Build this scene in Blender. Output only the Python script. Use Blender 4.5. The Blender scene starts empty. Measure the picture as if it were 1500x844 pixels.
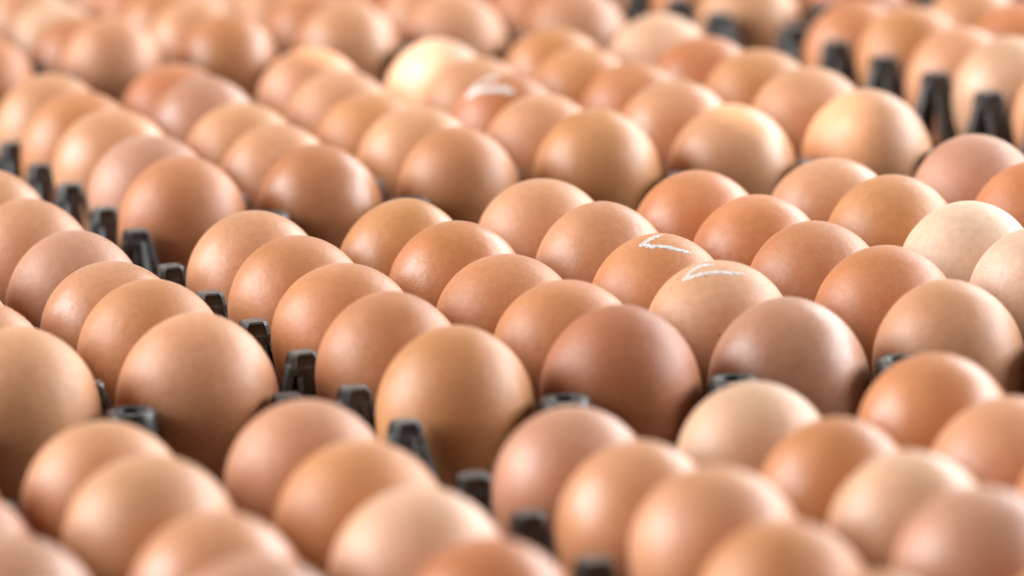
import bpy, bmesh, math, random
from mathutils import Vector, Matrix
from mathutils.bvhtree import BVHTree
random.seed(11)
R_ = math.radians
ZE = 0.0375          # height of the eggs' widest circle above the table top

CAM=dict(f=6806.63,pitch=0.200815,H=0.278530,roll=-0.038250)
TRAYS={'A':(0.06695,1.34680,0.33156),'F':(-0.02268,1.64211,0.31502),'G':(-0.11685,1.93381,0.31920),'L':(-0.23465,1.30096,0.33435),'M':(-0.14081,1.00447,0.31179),'N':(0.15959,1.07660,0.31386),'R':(0.28717,1.76949,0.32205),'H':(0.18660,2.02289,0.31920)}
EGGS=[
('A',0,0,-0.07857,1.39788,-0.00156,0.02130,1,'R'),
('A',1,0,-0.06346,1.35249,-0.00116,0.02130,1,'B'),
('A',2,0,-0.04860,1.30711,0.00001,0.02130,0,'O'),
('A',3,0,-0.03443,1.26172,-0.00193,0.02130,2,'B'),
('A',4,0,-0.01638,1.21634,-0.00320,0.02181,2,'G'),
('A',0,1,-0.03312,1.41376,-0.00369,0.02130,2,'G'),
('A',1,1,-0.01643,1.36837,-0.00160,0.02130,1,'O'),
('A',2,1,-0.00194,1.32299,-0.00225,0.02130,0,'O'),
('A',3,1,0.01469,1.27760,-0.00143,0.02130,0,'O'),
('A',4,1,0.02849,1.23221,-0.00280,0.02208,2,'D'),
('A',0,2,0.01011,1.42963,0.00044,0.02130,0,'T'),
('A',1,2,0.02773,1.38425,-0.00156,0.02130,2,'R'),
('A',2,2,0.04320,1.33886,-0.00212,0.02130,1,'O'),
('A',3,2,0.05837,1.29348,-0.00069,0.02130,0,'S'),
('A',4,2,0.07521,1.24809,-0.00641,0.02254,2,'P'),
('A',0,3,0.05946,1.44551,-0.00280,0.02130,1,'O'),
('A',1,3,0.07580,1.40013,-0.00303,0.02130,1,'O'),
('A',2,3,0.09038,1.35474,-0.00320,0.02130,1,'B'),
('A',3,3,0.10720,1.30936,-0.00248,0.02130,1,'O'),
('A',4,3,0.12097,1.26397,-0.00524,0.02148,2,'T'),
('A',0,4,0.10307,1.46139,-0.00212,0.02130,0,'T'),
('A',1,4,0.11854,1.41600,-0.00129,0.02130,1,'G'),
('A',2,4,0.13738,1.37062,-0.00194,0.02130,1,'W'),
('A',3,4,0.15335,1.32381,-0.00138,0.02101,1,'W'),
('A',4,4,0.16627,1.27928,-0.00331,0.02158,2,'T'),
('A',0,5,0.15111,1.47727,-0.00016,0.02130,1,'P'),
('A',1,5,0.16514,1.43220,-0.00163,0.02131,1,'K'),
('A',2,5,0.18134,1.38584,-0.00149,0.02168,1,'T'),
('A',3,5,0.19610,1.34049,-0.00132,0.02107,1,'R'),
('A',4,5,0.21319,1.29602,-0.00293,0.02089,2,'O'),
('F',0,0,-0.16791,1.69560,-0.00217,0.02130,1,'T'),
('F',1,0,-0.15324,1.64996,-0.00184,0.02130,1,'O'),
('F',2,0,-0.13771,1.60433,-0.00039,0.02130,0,'T'),
('F',3,0,-0.12189,1.55869,-0.00242,0.02130,0,'P'),
('F',4,0,-0.10790,1.51305,-0.00492,0.02169,2,'B'),
('F',0,1,-0.12266,1.71071,-0.00143,0.02130,0,'K'),
('F',1,1,-0.10936,1.66508,-0.00158,0.02130,2,'P'),
('F',2,1,-0.09347,1.61944,-0.00347,0.02130,1,'T'),
('F',3,1,-0.07900,1.57380,-0.00505,0.02130,2,'T'),
('F',4,1,-0.06294,1.52816,-0.00512,0.02145,2,'B'),
('F',0,2,-0.07252,1.72583,-0.00062,0.02130,1,'T'),
('F',1,2,-0.06018,1.68019,-0.00241,0.02130,1,'T'),
('F',2,2,-0.04792,1.63455,-0.00402,0.02130,1,'G'),
('F',3,2,-0.03103,1.58891,-0.00083,0.02130,0,'T'),
('F',4,2,-0.01664,1.54328,-0.00266,0.02073,2,'B'),
('F',0,3,-0.02487,1.74094,-0.00255,0.02130,2,'C'),
('F',1,3,-0.01041,1.69519,-0.00196,0.02130,1,'T'),
('F',2,3,0.00018,1.64966,-0.00334,0.02220,2,'K'),
('F',3,3,0.01233,1.60403,-0.00201,0.02130,1,'T'),
('F',4,3,0.03054,1.55839,-0.00214,0.02186,2,'G'),
('F',0,4,0.01941,1.75605,-0.00083,0.02130,1,'G'),
('F',1,4,0.02912,1.71053,-0.00168,0.02130,1,'G'),
('F',2,4,0.04690,1.66478,-0.00246,0.02130,2,'O'),
('F',3,4,0.05986,1.61914,-0.00111,0.02130,1,'R'),
('F',4,4,0.07719,1.57350,-0.00570,0.02253,2,'T'),
('F',0,5,0.06049,1.77372,0.00023,0.02130,1,'C'),
('F',1,5,0.07539,1.72553,-0.00185,0.02130,1,'K'),
('F',2,5,0.09295,1.67989,0.00053,0.02130,0,'G'),
('F',3,5,0.10800,1.63425,0.00043,0.02130,0,'T'),
('F',4,5,0.12470,1.58862,-0.00477,0.02260,2,'T'),
('G',0,0,-0.26201,1.98603,-0.00096,0.02173,0,'O'),
('G',1,0,-0.24830,1.94015,-0.00023,0.02075,0,'T'),
('G',2,0,-0.23120,1.89691,-0.00077,0.02185,0,'B'),
('G',3,0,-0.21820,1.84943,-0.00157,0.02148,0,'G'),
('G',4,0,-0.20447,1.80439,-0.00337,0.02130,2,'K'),
('G',0,1,-0.21719,2.00107,-0.00287,0.02086,2,'B'),
('G',1,1,-0.20102,1.95540,-0.00292,0.02114,2,'T'),
('G',2,1,-0.18578,1.90714,-0.00417,0.02130,1,'C'),
('G',3,1,-0.17078,1.86161,-0.00417,0.02130,1,'B'),
('G',4,1,-0.15484,1.82340,0.00007,0.02030,2,'R'),
('G',0,2,-0.16911,2.01689,-0.00188,0.02082,1,'T'),
('G',1,2,-0.15534,1.97085,-0.00229,0.02077,1,'O'),
('G',2,2,-0.13966,1.92757,-0.00182,0.02136,1,'B'),
('G',3,2,-0.12558,1.87919,-0.00230,0.02105,2,'T'),
('G',4,2,-0.10981,1.83500,-0.00195,0.02043,2,'B'),
('G',0,3,-0.12327,2.03171,-0.00376,0.02123,2,'R'),
('G',1,3,-0.11042,1.98680,-0.00297,0.02177,1,'C'),
('G',2,3,-0.09369,1.94006,-0.00213,0.02099,1,'T'),
('G',3,3,-0.07764,1.89564,-0.00222,0.02109,1,'B'),
('G',4,3,-0.06253,1.85031,-0.00177,0.02141,2,'T'),
('G',0,4,-0.07726,2.04939,-0.00137,0.02178,0,'T'),
('G',1,4,-0.06246,2.00112,-0.00302,0.02175,1,'B'),
('G',2,4,-0.04796,1.95724,-0.00284,0.02147,2,'O'),
('G',3,4,-0.03221,1.91166,-0.00256,0.02102,2,'T'),
('G',4,4,-0.01947,1.86562,-0.00316,0.02214,2,'T'),
('G',0,5,-0.02954,2.06195,-0.00162,0.02185,1,'B'),
('G',1,5,-0.01776,2.01885,-0.00200,0.02186,0,'T'),
('G',2,5,0.00027,1.97264,-0.00328,0.02127,2,'O'),
('G',3,5,0.01554,1.92566,-0.00219,0.02181,0,'B'),
('G',4,5,0.02987,1.88093,-0.00499,0.02232,2,'R'),
('H',0,0,0.04108,2.07505,-0.00382,0.02162,2,'B'),
('H',1,0,0.05711,2.03035,-0.00083,0.02094,1,'K'),
('H',2,0,0.07196,1.98481,-0.00324,0.02180,2,'T'),
('H',3,0,0.08417,1.93765,-0.00177,0.02129,1,'O'),
('H',4,0,0.10133,1.89239,-0.00129,0.02162,0,'T'),
('H',0,1,0.08627,2.09062,-0.00472,0.02185,2,'O'),
('H',1,1,0.10164,2.04637,-0.00327,0.02098,2,'T'),
('H',2,1,0.11841,1.99963,-0.00334,0.02180,1,'B'),
('H',3,1,0.13224,1.95416,-0.00031,0.02163,0,'T'),
('H',4,1,0.14772,1.91010,-0.00355,0.02182,2,'K'),
('H',0,2,0.13304,2.10728,-0.00311,0.02175,1,'T'),
('H',1,2,0.14912,2.06029,0.00032,0.02101,0,'R'),
('H',2,2,0.16420,2.01375,-0.00369,0.02135,2,'B'),
('H',3,2,0.17953,1.96996,-0.00322,0.02132,2,'O'),
('H',4,2,0.19482,1.92366,-0.00074,0.02188,0,'P'),
('H',0,3,0.18027,2.12202,-0.00418,0.02180,2,'T'),
('H',1,3,0.19571,2.07632,-0.00238,0.02131,2,'B'),
('H',2,3,0.21016,2.03037,-0.00303,0.02163,1,'T'),
('H',3,3,0.22657,1.98449,-0.00224,0.02143,1,'O'),
('H',4,3,0.23911,1.94071,-0.00165,0.02165,0,'G'),
('H',0,4,0.22442,2.13744,-0.00094,0.02110,1,'T'),
('H',1,4,0.24038,2.09083,-0.00107,0.02072,0,'O'),
('H',2,4,0.25715,2.04677,-0.00188,0.02089,2,'T'),
('H',3,4,0.27171,2.00175,-0.00205,0.02181,0,'B'),
('H',4,4,0.28501,1.95464,-0.00084,0.02097,1,'R'),
('H',0,5,0.27353,2.15287,-0.00213,0.02098,2,'R'),
('H',1,5,0.28805,2.10616,-0.00355,0.02109,2,'T'),
('H',2,5,0.30382,2.06086,-0.00257,0.02168,1,'O'),
('H',3,5,0.31722,2.01585,-0.00428,0.02178,2,'B'),
('H',4,5,0.33320,1.97035,-0.00150,0.02184,0,'T'),
('R',0,0,0.14014,1.82148,-0.00417,0.02130,1,'O'),
('R',1,0,0.15761,1.77642,0.00037,0.02130,0,'G'),
('R',2,0,0.17223,1.73089,-0.00386,0.02130,2,'T'),
('R',3,0,0.18563,1.68536,-0.00037,0.02130,1,'C'),
('R',4,0,0.20225,1.63926,-0.00248,0.02101,1,'T'),
('R',0,1,0.18788,1.83732,-0.00121,0.02078,1,'T'),
('R',1,1,0.20102,1.79076,-0.00275,0.02118,1,'O'),
('R',2,1,0.21603,1.74556,-0.00109,0.02095,1,'G'),
('R',3,1,0.23145,1.70011,-0.00140,0.02147,1,'T'),
('R',4,1,0.24898,1.65573,-0.00024,0.02175,0,'R'),
('R',0,2,0.23386,1.85341,-0.00287,0.02136,2,'B'),
('R',1,2,0.24759,1.80833,-0.00145,0.02078,1,'T'),
('R',2,2,0.26282,1.76294,-0.00199,0.02134,1,'O'),
('R',3,2,0.28053,1.71572,-0.00083,0.02121,0,'K'),
('R',0,3,0.27912,1.86880,-0.00143,0.02165,0,'T'),
('R',1,3,0.29387,1.82378,0.00028,0.02098,0,'O'),
('R',2,3,0.31022,1.77786,-0.00432,0.02169,2,'T'),
('R',0,4,0.32560,1.88273,-0.00277,0.02093,2,'G'),
('L',0,3,-0.24268,1.40089,-0.00384,0.02148,2,'R'),
('L',1,3,-0.22700,1.35292,-0.00140,0.02101,1,'O'),
('L',2,3,-0.21058,1.30890,-0.00039,0.02167,0,'R'),
('L',3,3,-0.19445,1.26481,-0.00012,0.02149,0,'B'),
('L',4,3,-0.17973,1.21836,-0.00208,0.02112,2,'O'),
('L',-1,4,-0.21429,1.46164,-0.00203,0.02135,1,'T'),
('L',0,4,-0.19869,1.41619,-0.00243,0.02142,1,'R'),
('L',1,4,-0.18057,1.36917,-0.00013,0.02169,0,'O'),
('L',2,4,-0.16707,1.32415,-0.00169,0.02185,0,'R'),
('L',3,4,-0.15154,1.28023,-0.00222,0.02100,1,'R'),
('L',4,4,-0.13549,1.23429,-0.00370,0.02260,2,'T'),
('L',-1,5,-0.16931,1.48101,0.00023,0.02130,1,'R'),
('L',0,5,-0.15112,1.43166,-0.00243,0.02130,2,'R'),
('L',1,5,-0.13292,1.38632,-0.00441,0.02130,2,'P'),
('L',2,5,-0.11801,1.33825,-0.00289,0.02130,0,'R'),
('L',3,5,-0.10342,1.29564,-0.00140,0.02130,1,'G'),
('L',4,5,-0.08789,1.25030,-0.00501,0.02260,2,'T'),
('M',0,2,-0.19379,1.08978,-0.00192,0.02174,1,'T'),
('M',1,2,-0.17854,1.04202,-0.00281,0.02154,1,'R'),
('M',2,2,-0.16520,0.99554,-0.00175,0.02182,1,'O'),
('M',3,2,-0.14991,0.95253,-0.00292,0.02181,2,'G'),
('M',4,2,-0.13522,0.90598,-0.00119,0.02131,0,'T'),
('M',0,3,-0.14740,1.10365,-0.00180,0.02147,1,'O'),
('M',1,3,-0.13381,1.05910,-0.00212,0.02081,1,'B'),
('M',2,3,-0.11604,1.01121,-0.00143,0.02147,0,'P'),
('M',3,3,-0.10235,0.96479,-0.00020,0.02094,0,'P'),
('M',4,3,-0.08907,0.92161,-0.00334,0.02187,1,'O'),
('M',0,4,-0.10263,1.11829,-0.00103,0.02098,1,'T'),
('M',1,4,-0.08816,1.07260,0.00158,0.02114,0,'T'),
('M',2,4,-0.07005,1.02691,-0.00258,0.02122,1,'T'),
('M',3,4,-0.05903,0.98123,-0.00026,0.02130,0,'P'),
('M',4,4,-0.04080,0.93645,-0.00132,0.02102,1,'R'),
('M',0,5,-0.05323,1.13325,-0.00098,0.02090,1,'R'),
('M',1,5,-0.03841,1.08756,-0.00180,0.02142,1,'G'),
('M',2,5,-0.02386,1.04188,-0.00249,0.02135,1,'C'),
('M',3,5,-0.00739,0.99619,-0.00229,0.02030,1,'K'),
('M',4,5,0.00562,0.94916,-0.00118,0.02089,0,'T'),
('N',0,0,0.01323,1.12626,-0.00311,0.02030,1,'P'),
('N',1,0,0.02825,1.08460,-0.00360,0.02030,2,'T'),
('N',2,0,0.04484,1.03976,0.00251,0.02030,0,'R'),
('N',3,0,0.05765,0.99329,-0.00010,0.02030,1,'G'),
('N',4,0,0.07431,0.94731,-0.00176,0.02130,1,'T'),
('N',0,1,0.05995,1.14532,-0.00292,0.02030,1,'C'),
('N',1,1,0.07708,1.09966,-0.00336,0.02030,2,'O'),
('N',2,1,0.09121,1.05401,-0.00127,0.02030,2,'C'),
('N',3,1,0.10313,1.01067,0.00251,0.02030,0,'P'),
('N',4,1,0.12057,0.96131,-0.00231,0.02096,1,'O'),
('N',0,2,0.10712,1.16038,-0.00063,0.02030,1,'O'),
('N',1,2,0.12126,1.11472,-0.00333,0.02130,1,'R'),
('N',2,2,0.13797,1.06960,-0.00097,0.02134,0,'O'),
('N',3,2,0.15281,1.02248,-0.00289,0.02188,1,'T'),
('N',4,2,0.16431,0.97661,-0.00262,0.02153,1,'R'),
('N',0,3,0.15473,1.17543,-0.00391,0.02107,2,'T'),
('N',1,3,0.16676,1.13127,-0.00028,0.02112,0,'O'),
('N',2,3,0.18260,1.08303,-0.00457,0.02164,2,'G'),
('N',0,4,0.19851,1.18999,0.00004,0.02077,0,'R'),
]
MARKS={('A', 2, 2): [(0.0709, -0.0412, 0.9966), (-0.0764, -0.1671, 0.983), (-0.2164, -0.2828, 0.9345), (-0.1045, -0.3735, 0.9217), (0.0908, -0.3878, 0.9173), (0.1967, -0.4071, 0.892), (0.3132, -0.4001, 0.8613), (0.4313, -0.3783, 0.8191)], ('A', 3, 2): [(-0.026, -0.1531, 0.9879), (-0.2148, -0.1024, 0.9713), (-0.3282, -0.1706, 0.9291), (-0.4555, -0.3136, 0.8332), (-0.2738, -0.3462, 0.8973), (-0.0564, -0.3646, 0.9295), (0.1416, -0.3775, 0.9151), (0.3419, -0.339, 0.8765)], ('F', 2, 3): [(-0.0683, -0.1933, 0.9788), (-0.2582, -0.1183, 0.9588), (-0.4276, -0.1737, 0.8871), (-0.5673, -0.3026, 0.7659), (-0.4342, -0.3299, 0.8383), (-0.1866, -0.4368, 0.88), (-0.0158, -0.4882, 0.8726), (0.1447, -0.5331, 0.8336)]}


# ------------------------------------------------------------------ camera
sc = bpy.context.scene
C = sc.collection
cam = bpy.data.cameras.new('camera'); co = bpy.data.objects.new('camera', cam); C.objects.link(co)
cam.sensor_width = 36.0; cam.lens = 36.0*CAM['f']/1500.0
cam.clip_start = 0.01; cam.clip_end = 60
co.matrix_world = (Matrix.Translation((0, 0, CAM['H']+ZE)) @ Matrix.Rotation(math.pi/2-CAM['pitch'], 4, 'X')
                   @ Matrix.Rotation(CAM['roll'], 4, 'Z'))
cam.dof.use_dof = True; cam.dof.focus_distance = 1.365; cam.dof.aperture_fstop = 8.2; cam.dof.aperture_blades = 9
sc.camera = co

# ------------------------------------------------------------------ world and lamps
W = bpy.data.worlds.new('World'); sc.world = W; W.use_nodes = True
bg = W.node_tree.nodes['Background']; bg.inputs[0].default_value = (1.0, 0.95, 0.90, 1); bg.inputs[1].default_value = 0.065
sc.view_settings.view_transform = 'Standard'; sc.view_settings.look = 'None'
sc.view_settings.exposure = 0.0; sc.view_settings.gamma = 1.0
TGT = Vector((0.03, 1.45, ZE))
def area(name, az, el, dist, sx, sy, power, col):
    # az: degrees clockwise from straight behind the eggs (+Y), seen from above
    l = bpy.data.lights.new(name, 'AREA'); l.shape = 'RECTANGLE'; l.size = sx; l.size_y = sy; l.energy = power; l.color = col
    o = bpy.data.objects.new(name, l); C.objects.link(o)
    a, e = R_(az), R_(el)
    d = Vector((math.sin(a)*math.cos(e), math.cos(a)*math.cos(e), math.sin(e)))
    o.location = TGT + d*dist
    o.rotation_euler = (-d).to_track_quat('-Z', 'Y').to_euler()
    return o
# wide doorway light from behind and to the right, a window on the left
area('daylight_opening_behind', 50, 26, 2.8, 2.7, 1.3, 104, (0.93, 0.97, 1.0))
area('daylight_opening_right', 84, 22, 5.0, 3.4, 2.2, 320, (0.93, 0.97, 1.0))
area('daylight_opening_left', -90, 24, 4.2, 3.6, 2.5, 395, (0.98, 0.99, 1.0))

def sunspot(name, at, az, el, dist, rad, power):
    l = bpy.data.lights.new(name, 'SPOT'); l.energy = power; l.color = (1.0, 0.93, 0.86); l.shadow_soft_size = 0.0015
    l.spot_size = 2*math.atan(rad/dist); l.spot_blend = 0.6
    o = bpy.data.objects.new(name, l); C.objects.link(o)
    a, e = R_(az), R_(el)
    d = Vector((math.sin(a)*math.cos(e), math.cos(a)*math.cos(e), math.sin(e)))
    o.location = Vector(at) + d*dist; o.rotation_euler = (-d).to_track_quat('-Z', 'Y').to_euler()
egg_at = {tuple(e[:3]): Vector((e[3], e[4], e[5]+ZE)) for e in EGGS}
sunspot('sunbeam_wide', egg_at[('F', 0, 3)]+Vector((-.012, -.005, 0.005)), -114, 52, 3.0, 0.0115, 560)
sunspot('sunbeam_narrow', egg_at[('F', 4, 5)]+Vector((-.013, -.006, .003)), -114, 52, 3.0, 0.0105, 390)

# ------------------------------------------------------------------ materials
def nd(nt, t, **k):
    n = nt.nodes.new(t)
    for a, b in k.items(): setattr(n, a, b)
    return n
def mix(nt, fac, a, b, mode='MIX'):
    m = nd(nt, 'ShaderNodeMix', data_type='RGBA', blend_type=mode)
    for s, v in ((0, fac), (6, a), (7, b)):
        if isinstance(v, (int, float)): m.inputs[s].default_value = v
        elif isinstance(v, tuple): m.inputs[s].default_value = (*v, 1)
        else: nt.links.new(v, m.inputs[s])
    return m.outputs[2]
def ramp(nt, fac, pts):
    r = nd(nt, 'ShaderNodeValToRGB'); e = r.color_ramp.elements
    while len(e) < len(pts): e.new(0.5)
    for q, (p, c) in zip(e, pts): q.position = p; q.color = (c, c, c, 1) if not isinstance(c, tuple) else (*c, 1)
    nt.links.new(fac, r.inputs[0]); return r.outputs[0]
def noise(nt, vec, scale, detail=3, rough=.5):
    n = nd(nt, 'ShaderNodeTexNoise'); n.inputs['Scale'].default_value = scale
    n.inputs['Detail'].default_value = detail; n.inputs['Roughness'].default_value = rough
    nt.links.new(vec, n.inputs['Vector']); return n.outputs[0]

def shell_material(name, spotted):
    m = bpy.data.materials.new(name); m.use_nodes = True; nt = m.node_tree; b = nt.nodes['Principled BSDF']
    oi = nd(nt, 'ShaderNodeObjectInfo'); tc = nd(nt, 'ShaderNodeTexCoord')
    off = nd(nt, 'ShaderNodeVectorMath', operation='ADD')
    sc3 = nd(nt, 'ShaderNodeVectorMath', operation='SCALE'); sc3.inputs[0].default_value = (1.7, 2.3, 3.1)
    nt.links.new(oi.outputs['Random'], sc3.inputs['Scale'])
    nt.links.new(tc.outputs['Object'], off.inputs[0]); nt.links.new(sc3.outputs[0], off.inputs[1])
    v = off.outputs[0]
    big = noise(nt, v, 55, 3)
    c = mix(nt, ramp(nt, big, [(.32, 0.0), (.72, 1.0)]), oi.outputs['Color'], oi.outputs['Color'])
    hs = nd(nt, 'ShaderNodeHueSaturation'); hs.inputs['Saturation'].default_value = 1.06; hs.inputs['Value'].default_value = .86
    nt.links.new(oi.outputs['Color'], hs.inputs['Color'])
    c = mix(nt, ramp(nt, big, [(.35, 0.0), (.70, 1.0)]), oi.outputs['Color'], hs.outputs[0])
    mid = noise(nt, v, 420, 4, .65)                                         # faint mottling of the pigment
    c = mix(nt, ramp(nt, mid, [(.38, .0), (.72, .22)]), c, (.34, .13, .055))
    fine = noise(nt, v, 950, 3, .7)
    c = mix(nt, ramp(nt, fine, [(.54, .0), (.74, .15)]), c, (.86, .66, .48))   # pale pores
    # sparse dark flecks
    vo = nd(nt, 'ShaderNodeTexVoronoi'); vo.inputs['Scale'].default_value = 210 if not spotted else 270; nt.links.new(v, vo.inputs['Vector'])
    sep = nd(nt, 'ShaderNodeSeparateColor'); nt.links.new(vo.outputs['Color'], sep.inputs[0])
    near = ramp(nt, vo.outputs['Distance'], [(.04, 1.0), (.10 if not spotted else .17, .0)])
    rare = ramp(nt, sep.outputs[0], [(.80 if not spotted else .30, .0), (.82 if not spotted else .34, 1.0)])
    mu = nd(nt, 'ShaderNodeMath', operation='MULTIPLY'); nt.links.new(near, mu.inputs[0]); nt.links.new(rare, mu.inputs[1])
    mu2 = nd(nt, 'ShaderNodeMath', operation='MULTIPLY'); nt.links.new(mu.outputs[0], mu2.inputs[0]); mu2.inputs[1].default_value = .55 if not spotted else .8
    c = mix(nt, mu2.outputs[0], c, (.13, .06, .03))
    nt.links.new(c, b.inputs['Base Color'])
    rr = nd(nt, 'ShaderNodeMapRange'); nt.links.new(mid, rr.inputs[0])
    rr.inputs['To Min'].default_value = .39; rr.inputs['To Max'].default_value = .52
    ro = nd(nt, 'ShaderNodeMapRange'); nt.links.new(oi.outputs['Random'], ro.inputs[0]); ro.inputs['To Min'].default_value = -.10; ro.inputs['To Max'].default_value = .08
    ra = nd(nt, 'ShaderNodeMath', operation='ADD'); nt.links.new(rr.outputs[0], ra.inputs[0]); nt.links.new(ro.outputs[0], ra.inputs[1])
    nt.links.new(ra.outputs[0], b.inputs['Roughness'])
    b.inputs['IOR'].default_value = 1.5
    b.inputs['Subsurface Weight'].default_value = .12; b.inputs['Subsurface Radius'].default_value = (1, .45, .25)
    b.inputs['Subsurface Scale'].default_value = .0015
    b.inputs['Sheen Weight'].default_value = .09; b.inputs['Sheen Roughness'].default_value = .45
    bm1 = nd(nt, 'ShaderNodeBump'); bm1.inputs['Strength'].default_value = .40; bm1.inputs['Distance'].default_value = .00025
    nt.links.new(noise(nt, v, 800, 4, .65), bm1.inputs['Height'])
    bm2 = nd(nt, 'ShaderNodeBump'); bm2.inputs['Strength'].default_value = .25; bm2.inputs['Distance'].default_value = .0008
    nt.links.new(noise(nt, v, 160, 2), bm2.inputs['Height']); nt.links.new(bm1.outputs[0], bm2.inputs['Normal'])
    nt.links.new(bm2.outputs[0], b.inputs['Normal'])
    return m
SHELL = shell_material('eggshell', False); SPOT = shell_material('eggshell_speckled', True)

def plastic():
    m = bpy.data.materials.new('black_plastic'); m.use_nodes = True; nt = m.node_tree; b = nt.nodes['Principled BSDF']
    tc = nd(nt, 'ShaderNodeTexCoord'); geo = nd(nt, 'ShaderNodeNewGeometry')
    v = geo.outputs['Position']
    dust = ramp(nt, noise(nt, v, 320, 5, .7), [(.34, 0.25), (.62, 1.0)])
    sp = nd(nt, 'ShaderNodeSeparateXYZ'); nt.links.new(geo.outputs['Normal'], sp.inputs[0])
    up = ramp(nt, sp.outputs[2], [(.55, .05), (.92, 1.0)])          # dust settles on upward faces
    mu = nd(nt, 'ShaderNodeMath', operation='MULTIPLY'); nt.links.new(dust, mu.inputs[0]); nt.links.new(up, mu.inputs[1])
    c = mix(nt, mu.outputs[0], (.018, .017, .016), (.25, .24, .225))
    nt.links.new(c, b.inputs['Base Color'])
    rr = nd(nt, 'ShaderNodeMapRange'); nt.links.new(dust, rr.inputs[0]); rr.inputs['To Min'].default_value = .17; rr.inputs['To Max'].default_value = .48
    nt.links.new(rr.outputs[0], b.inputs['Roughness'])
    bp = nd(nt, 'ShaderNodeBump'); bp.inputs['Strength'].default_value = .35; bp.inputs['Distance'].default_value = .0004
    nt.links.new(noise(nt, v, 700, 4, .6), bp.inputs['Height']); nt.links.new(bp.outputs[0], b.inputs['Normal'])
    return m
PLASTIC = plastic()
def simple(name, col, rough, nscale=0, col2=None):
    m = bpy.data.materials.new(name); m.use_nodes = True; nt = m.node_tree; b = nt.nodes['Principled BSDF']
    b.inputs['Roughness'].default_value = rough
    tc = nd(nt, 'ShaderNodeTexCoord')
    c = mix(nt, ramp(nt, noise(nt, tc.outputs['Object'], nscale, 5, .65), [(.35, .0), (.68, 1.0)]), col, col2)
    nt.links.new(c, b.inputs['Base Color']); return m
CHALK = simple('white_chalk', (.80, .78, .74), .9, 900, (.70, .64, .58))
TABLE = simple('dark_table', (.035, .030, .026), .6, 30, (.06, .05, .042))

# ------------------------------------------------------------------ the setting
def mesh_from(name, verts, faces, mat, smooth=True):
    me = bpy.data.meshes.new(name); me.from_pydata(verts, [], faces); me.update()
    if mat: me.materials.append(mat)
    if smooth:
        for p in me.polygons: p.use_smooth = True
    return me
def link(name, me, parent=None, loc=(0, 0, 0)):
    o = bpy.data.objects.new(name, me); C.objects.link(o); o.location = loc
    if parent: o.parent = parent
    return o
bm = bmesh.new()
bmesh.ops.create_cube(bm, size=1)
for v in bm.verts: v.co = Vector((v.co.x*2.6, 1.55+v.co.y*2.6, -.02+v.co.z*.04))
me = bpy.data.meshes.new('table_top'); bm.to_mesh(me); bm.free(); me.materials.append(TABLE)
tb = link('table_top', me); tb['kind'] = 'structure'

# ------------------------------------------------------------------ tray parts
P = 0.048; PX = P*1.016
def loft(bm, rings, cap_top=True, cap_bot=False):
    vs = [[bm.verts.new(p) for p in r] for r in rings]
    n = len(vs[0])
    for a, b in zip(vs, vs[1:]):
        for k in range(n): bm.faces.new((a[k], a[(k+1) % n], b[(k+1) % n], b[k]))
    if cap_bot: bm.faces.new(list(reversed(vs[0])))
    if cap_top: bm.faces.new(vs[-1])
    return vs
def octo(h, c, z, rot=0.0):
    # square of half width h with corners cut by c
    p = [(h, -h+c), (h, h-c), (h-c, h), (-h+c, h), (-h, h-c), (-h, -h+c), (-h+c, -h), (h-c, -h)]
    return [(x*math.cos(rot)-y*math.sin(rot), x*math.sin(rot)+y*math.cos(rot), z) for x, y in p]
def finish(bm, name, bev=0.0):
    bmesh.ops.recalc_face_normals(bm, faces=bm.faces)
    me = bpy.data.meshes.new(name); bm.to_mesh(me); bm.free(); me.materials.append(PLASTIC)
    return me
# a post is a small hollow tower: faceted cap on four ribs that spread outwards, open between them
ZT = ZE + .0045                              # top of the posts
def post_cap():
    bm = bmesh.new()
    loft(bm, [octo(.0052, .0021, -.0062), octo(.0050, .0020, -.0040), octo(.0043, .0017, -.0009),
              octo(.0039, .0015, -.0002), octo(.0034, .0013, 0)], True, True)
    # shallow recess in each flat side
    sides = [f for f in bm.faces if abs(f.normal.z) < .5 and f.calc_center_median().z < -.0010 and f.calc_center_median().z > -.0045]
    bm.normal_update()
    big = sorted(sides, key=lambda f: -f.calc_area())[:4]
    r = bmesh.ops.inset_individual(bm, faces=big, thickness=.0006, depth=-.0006)
    bmesh.ops.bevel(bm, geom=[e for e in bm.edges if e.is_manifold and e.calc_face_angle(0) > .25 and e.calc_length() > .0012],
                    offset=.00028, segments=2, affect='EDGES', clamp_overlap=True)
    for v in bm.verts: v.co.x *= .9; v.co.y *= .9
    me = finish(bm, 'post_cap')
    for p in me.polygons: p.use_smooth = False
    return me
def post_rib():
    bm = bmesh.new()
    rings = []
    for t in range(6):
        u = t/5; z = -.0040 - u*.0215
        d = .0037 + u*.0050 + .0020*u*u; w = .0027 + .0010*u; th = .0008
        rings.append([(d-th, -w, z), (d+th, -w*.6, z), (d+th*1.6, 0, z), (d+th, w*.6, z), (d-th, w, z)])
    loft(bm, rings, True, True)
    return finish(bm, 'post_rib')
def ring_cap():
    # open tube end seen on the near edge of each tray
    bm = bmesh.new(); n = 20
    def r(rad, z): return [(rad*math.cos(2*math.pi*k/n), rad*math.sin(2*math.pi*k/n), z) for k in range(n)]
    loft(bm, [r(.0080, -.022), r(.0074, -.008), r(.0071, -.0012), r(.0066, -.0003), r(.0062, 0), r(.0045, 0), r(.0040, -.0006), r(.0038, -.0015), r(.0034, -.012)], True, False)
    me = finish(bm, 'ring_cap')
    for p in me.polygons: p.use_smooth = True
    return me
CAP, RIB, RING = post_cap(), post_rib(), ring_cap()
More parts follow.
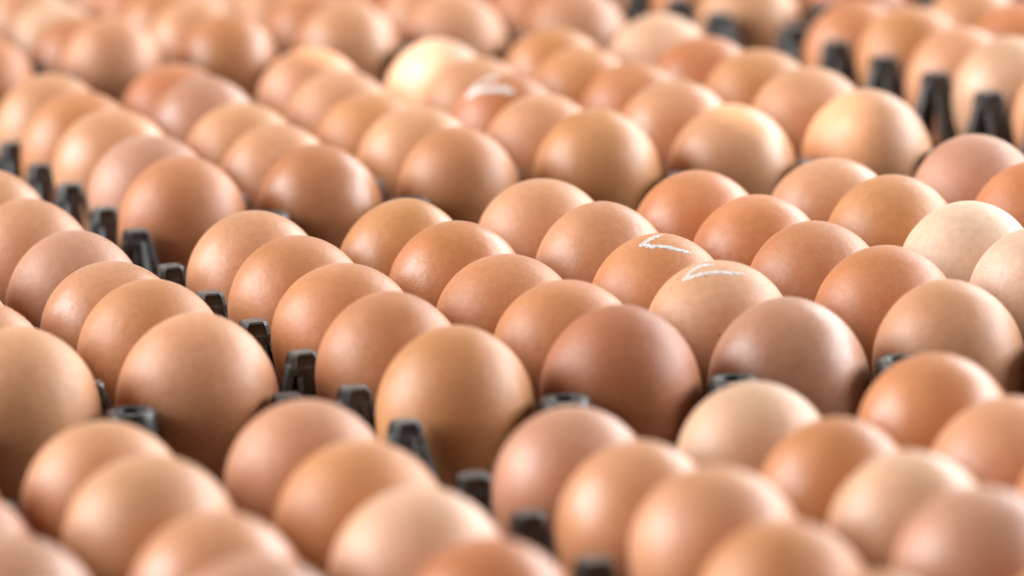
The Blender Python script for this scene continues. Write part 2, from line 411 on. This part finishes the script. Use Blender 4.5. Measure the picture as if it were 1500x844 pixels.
def cup_sheet(rows, cols):
    # egg cups pressed in one sheet, saddle between neighbours, ring at each cup floor
    n = 10; vs = []; idx = {}; fs = []
    NX, NY = cols*n, rows*n
    for a in range(NY+1):
        for b in range(NX+1):
            x = (b/n-.5); y = (a/n-.5)
            fx = x-round(x); fy = y-round(y)
            if b == NX: fx = .5
            if a == NY: fy = .5
            rr = math.hypot(fx, fy)
            h = .0028 + .034*max(0, rr-.24)**1.3*1.25
            idx[a, b] = len(vs); vs.append(((b/n-cols/2)*PX, (rows/2-a/n)*P, h))
    for a in range(NY):
        for b in range(NX):
            fx = ((b+.5)/n-.5); fy = ((a+.5)/n-.5)
            if math.hypot(fx-round(fx), fy-round(fy)) < .12: continue      # drain hole
            fs.append((idx[a, b], idx[a+1, b], idx[a+1, b+1], idx[a, b+1]))
    m0 = len(vs)
    me = mesh_from('cup_sheet', vs, fs, PLASTIC)
    return me
def rim(rows, cols):
    bm = bmesh.new(); hx, hy = cols/2*PX+.0015, rows/2*P+.0015
    def rg(o, z): return [(-hx-o, -hy-o, z), (hx+o, -hy-o, z), (hx+o, hy+o, z), (-hx-o, hy+o, z)]
    loft(bm, [rg(0, .0005), rg(.0035, .0005), rg(.0035, .0125), rg(.0018, .0125), rg(.0018, .0140), rg(0, .0140), rg(0, .0005)], False, False)
    bmesh.ops.remove_doubles(bm, verts=bm.verts, dist=1e-6)
    return finish(bm, 'rim')
SHEET = {(5, 6): cup_sheet(5, 6), (6, 5): cup_sheet(6, 5)}
RIM = {(5, 6): rim(5, 6), (6, 5): rim(6, 5)}

TRAY = {  # label, short name used in the egg labels, post height offset
 'A': ('black plastic egg tray in sharp focus at the centre, holding two chalk-marked eggs', 'centre tray', -.0020),
 'F': ('black plastic egg tray just behind the centre tray, holding the blurred chalk-marked egg', 'tray behind the centre one', -.004),
 'G': ('black plastic egg tray farthest back on the left, very blurred', 'farthest left tray', 0.0),
 'H': ('black plastic egg tray farthest back on the right, cut by the top edge', 'farthest right tray', .005),
 'R': ('black plastic egg tray at the upper right with tall bare posts showing', 'upper right tray', .0030),
 'L': ('black plastic egg tray at the left edge, beside the centre tray', 'left-edge tray', -.005),
 'M': ('black plastic egg tray in the blurred lower left foreground', 'lower left tray', -.006),
 'N': ('black plastic egg tray in the blurred lower right foreground', 'lower right tray', -.006),
}
first = True
for key, (a, b, r) in TRAYS.items():
    rows, cols = (6, 5) if key == 'L' else (5, 6)
    ci, cj = (1.5, 3.0) if key == 'L' else (2.0, 2.5)
    # centre of the tray in the fitted grid
    di, rj = (ci-2)*P, (cj-2.5)*PX
    cx = a+rj*math.cos(r)+di*math.sin(r); cy = b+rj*math.sin(r)-di*math.cos(r)
    t = bpy.data.objects.new('egg_tray', None); C.objects.link(t); t.empty_display_size = .05
    t.location = (cx, cy, 0); t.rotation_euler = (0, 0, r)
    t['label'] = TRAY[key][0]; t['category'] = 'egg tray'; t['group'] = 'black plastic egg trays laid side by side'
    link('cup_sheet', SHEET[rows, cols], t); link('rim', RIM[rows, cols], t)
    zt = ZT + TRAY[key][2] - .0002
    for i in range(rows+1):
        for j in range(cols+1):
            x = (j-cols/2)*PX; y = (rows/2-i)*P
            if j == 0: x += .0042
            if j == cols: x -= .0042
            if i == 0: y -= .0036
            if i == rows: y += .0036
            x += random.uniform(-.0004, .0004); y += random.uniform(-.0004, .0004)
            if i == rows and 0 < j < cols and key != 'H':
                q = link('ring_post', RING, t, (x, y, zt+.0006)); continue
            q = link('post', CAP, t, (x, y, zt+random.uniform(-.0005, .0005)))
            q.rotation_euler = (0, 0, random.uniform(-.09, .09))
            if key in 'RH': q.scale = (1.15, 1.15, 1)
            for k in range(4):
                rb = link('rib', RIB, q); rb.rotation_euler = (0, 0, math.pi/2*k)

# ------------------------------------------------------------------ eggs
def egg_mesh(var, name='egg'):
    # blunt end up: ellipsoid above the widest circle, longer and more pointed below; radius 1
    top = (1.0, 1.06, 1.12)[var]; bot = (1.55, 1.62, 1.58)[var]
    NS, NR = 48, 34; vs = [(0, 0, top)]; fs = []
    for k in range(1, NR):
        a = math.pi*k/NR; z = math.cos(a)
        if z >= 0: rad = math.sin(a)**(1.0, 1.03, 1.08)[var]; zz = z*top
        else: rad = math.sin(a)*(1-.10*(-z)**1.3); zz = z*bot
        for s in range(NS):
            p = 2*math.pi*s/NS; vs.append((rad*math.cos(p), rad*math.sin(p), zz))
    vs.append((0, 0, -bot)); e = len(vs)-1
    for s in range(NS):
        fs.append((0, 1+s, 1+(s+1) % NS)); q = 1+(NR-2)*NS
        fs.append((e, q+(s+1) % NS, q+s))
        for k in range(NR-2):
            a, b = 1+k*NS, 1+(k+1)*NS
            fs.append((a+s, b+s, b+(s+1) % NS, a+(s+1) % NS))
    S = .0213
    return [(x*S, y*S, z*S) for x, y, z in vs], fs
EGEO = [egg_mesh(v) for v in range(3)]
EM = [mesh_from('egg', v, f, SHELL) for v, f in EGEO]
EMS = mesh_from('egg_speckled', *EGEO[0], SPOT)
COL = {'W': ((0.830, 0.560, 0.395), 'very pale cream'), 'T': ((0.700, 0.345, 0.181), 'light tan'), 'C': ((0.800, 0.476, 0.302), 'pale cream'), 'G': ((0.640, 0.287, 0.121), 'golden brown'),
       'O': ((0.630, 0.257, 0.111), 'orange brown'), 'B': ((0.570, 0.237, 0.106), 'mid brown'), 'R': ((0.660, 0.316, 0.168), 'rosy tan'),
       'P': ((0.585, 0.295, 0.182), 'dull pinkish'), 'D': ((0.460, 0.162, 0.070), 'dark reddish brown'), 'K': ((0.600, 0.224, 0.096), 'reddish orange'),
       'S': ((0.710, 0.388, 0.217), 'tan speckled')}
ORD = ['far', 'second', 'third', 'fourth', 'near']
ORD6 = ['far', 'second', 'third', 'fourth', 'fifth', 'near']
CN = ['first', 'second', 'third', 'fourth', 'fifth', 'sixth']
SPECIAL = {
 ('A', 2, 2): 'orange brown egg with a sharp white chalk tick, behind the speckled one',
 ('A', 3, 2): 'tan speckled egg with a white chalk tick and small dark dots',
 ('F', 2, 3): 'blurred reddish egg with a white chalk tick near its top',
 ('F', 0, 3): 'pale egg with its left side bleached white by a sunbeam',
 ('F', 4, 5): 'golden tan egg with a warm sunlit patch low on its left side',
 ('A', 4, 1): 'dark reddish brown egg, deepest coloured in the near row of the centre tray',
}
eggs = {}
for key, i, j, x, y, z, rad, var, colk in EGGS:
    c, word = COL[colk]
    k = random.uniform(.94, 1.06); c = tuple(min(.9, ch*k*random.uniform(.98, 1.02)) for ch in c)
    o = link('egg', EMS if colk == 'S' else EM[var], None, (x, y, z+ZE))
    s = rad/.0213; o.scale = (s*random.uniform(.992, 1.008), s, s)
    tilt = 0.0 if (key, i, j) in MARKS else random.uniform(0, 10)
    o.rotation_euler = (R_(tilt*random.uniform(-1, 1)), R_(tilt*random.uniform(-1, 1)), 0 if (key, i, j) in MARKS else random.uniform(0, 6.28))
    o.color = (*c, 1)
    if (key, i, j) in SPECIAL: lab = SPECIAL[key, i, j]
    else:
        row = ORD6[i+1] if key == 'L' else ORD[i]; cn = CN[j-1] if key == 'L' else CN[j]
        lab = '%s egg, %s row, %s from the left in the %s' % (word, row, cn, TRAY[key][1])
    o['label'] = lab; o['category'] = 'egg'; o['group'] = 'brown hen eggs standing in the trays'
    eggs[key, i, j] = o

# chalk ticks: thin raised strokes lying on the shell
for k, pts in MARKS.items():
    o = eggs[k]; me = o.data
    bvh = BVHTree.FromPolygons([v.co for v in me.vertices], [p.vertices for p in me.polygons])
    sv = o.scale; P3 = [Vector(p) for p in pts]; path = []
    for a, b in zip(P3, P3[1:]):
        for t in range(14): path.append(a.lerp(b, t/14).normalized())
    path.append(P3[-1].normalized()); n = len(path); verts = []; faces = []
    def on(d, lift):
        d = Vector((d.x/sv.x, d.y/sv.y, d.z/sv.z)).normalized()
        return bvh.ray_cast(d*.1, -d)[0] + d*lift
    far = k[0] == 'F'; NW = 8
    for q, d in enumerate(path):
        tan = (path[min(n-1, q+2)]-path[max(0, q-2)]); side = d.cross(tan).normalized()
        ang = ((.060 if far else .041)+.007*math.sin(q*.9)+random.uniform(-.003, .003))*(min(1, (q+1)/8, (n-q)/10)*.7+.3)
        for w in range(NW+1):
            x = w/NW*2-1
            dd = d+side*(ang*x+random.uniform(-.0022, .0022)); verts.append(on(dd, .00003+.00007*(1-x*x)+random.uniform(0, .00003)))
    for q in range(n-1):
        for w in range(NW):
            x = abs((w+.5)/NW*2-1)
            if random.random() < (.10+.60*x**3 if not far else .02+.25*x**3): continue     # the chalk skips over the shell
            a = q*(NW+1)+w; faces.append((a, a+1, a+NW+2, a+NW+1))
    cm = mesh_from('chalk_mark', verts, faces, CHALK)
    link('chalk_mark', cm, o)
print('eggs', len(eggs))
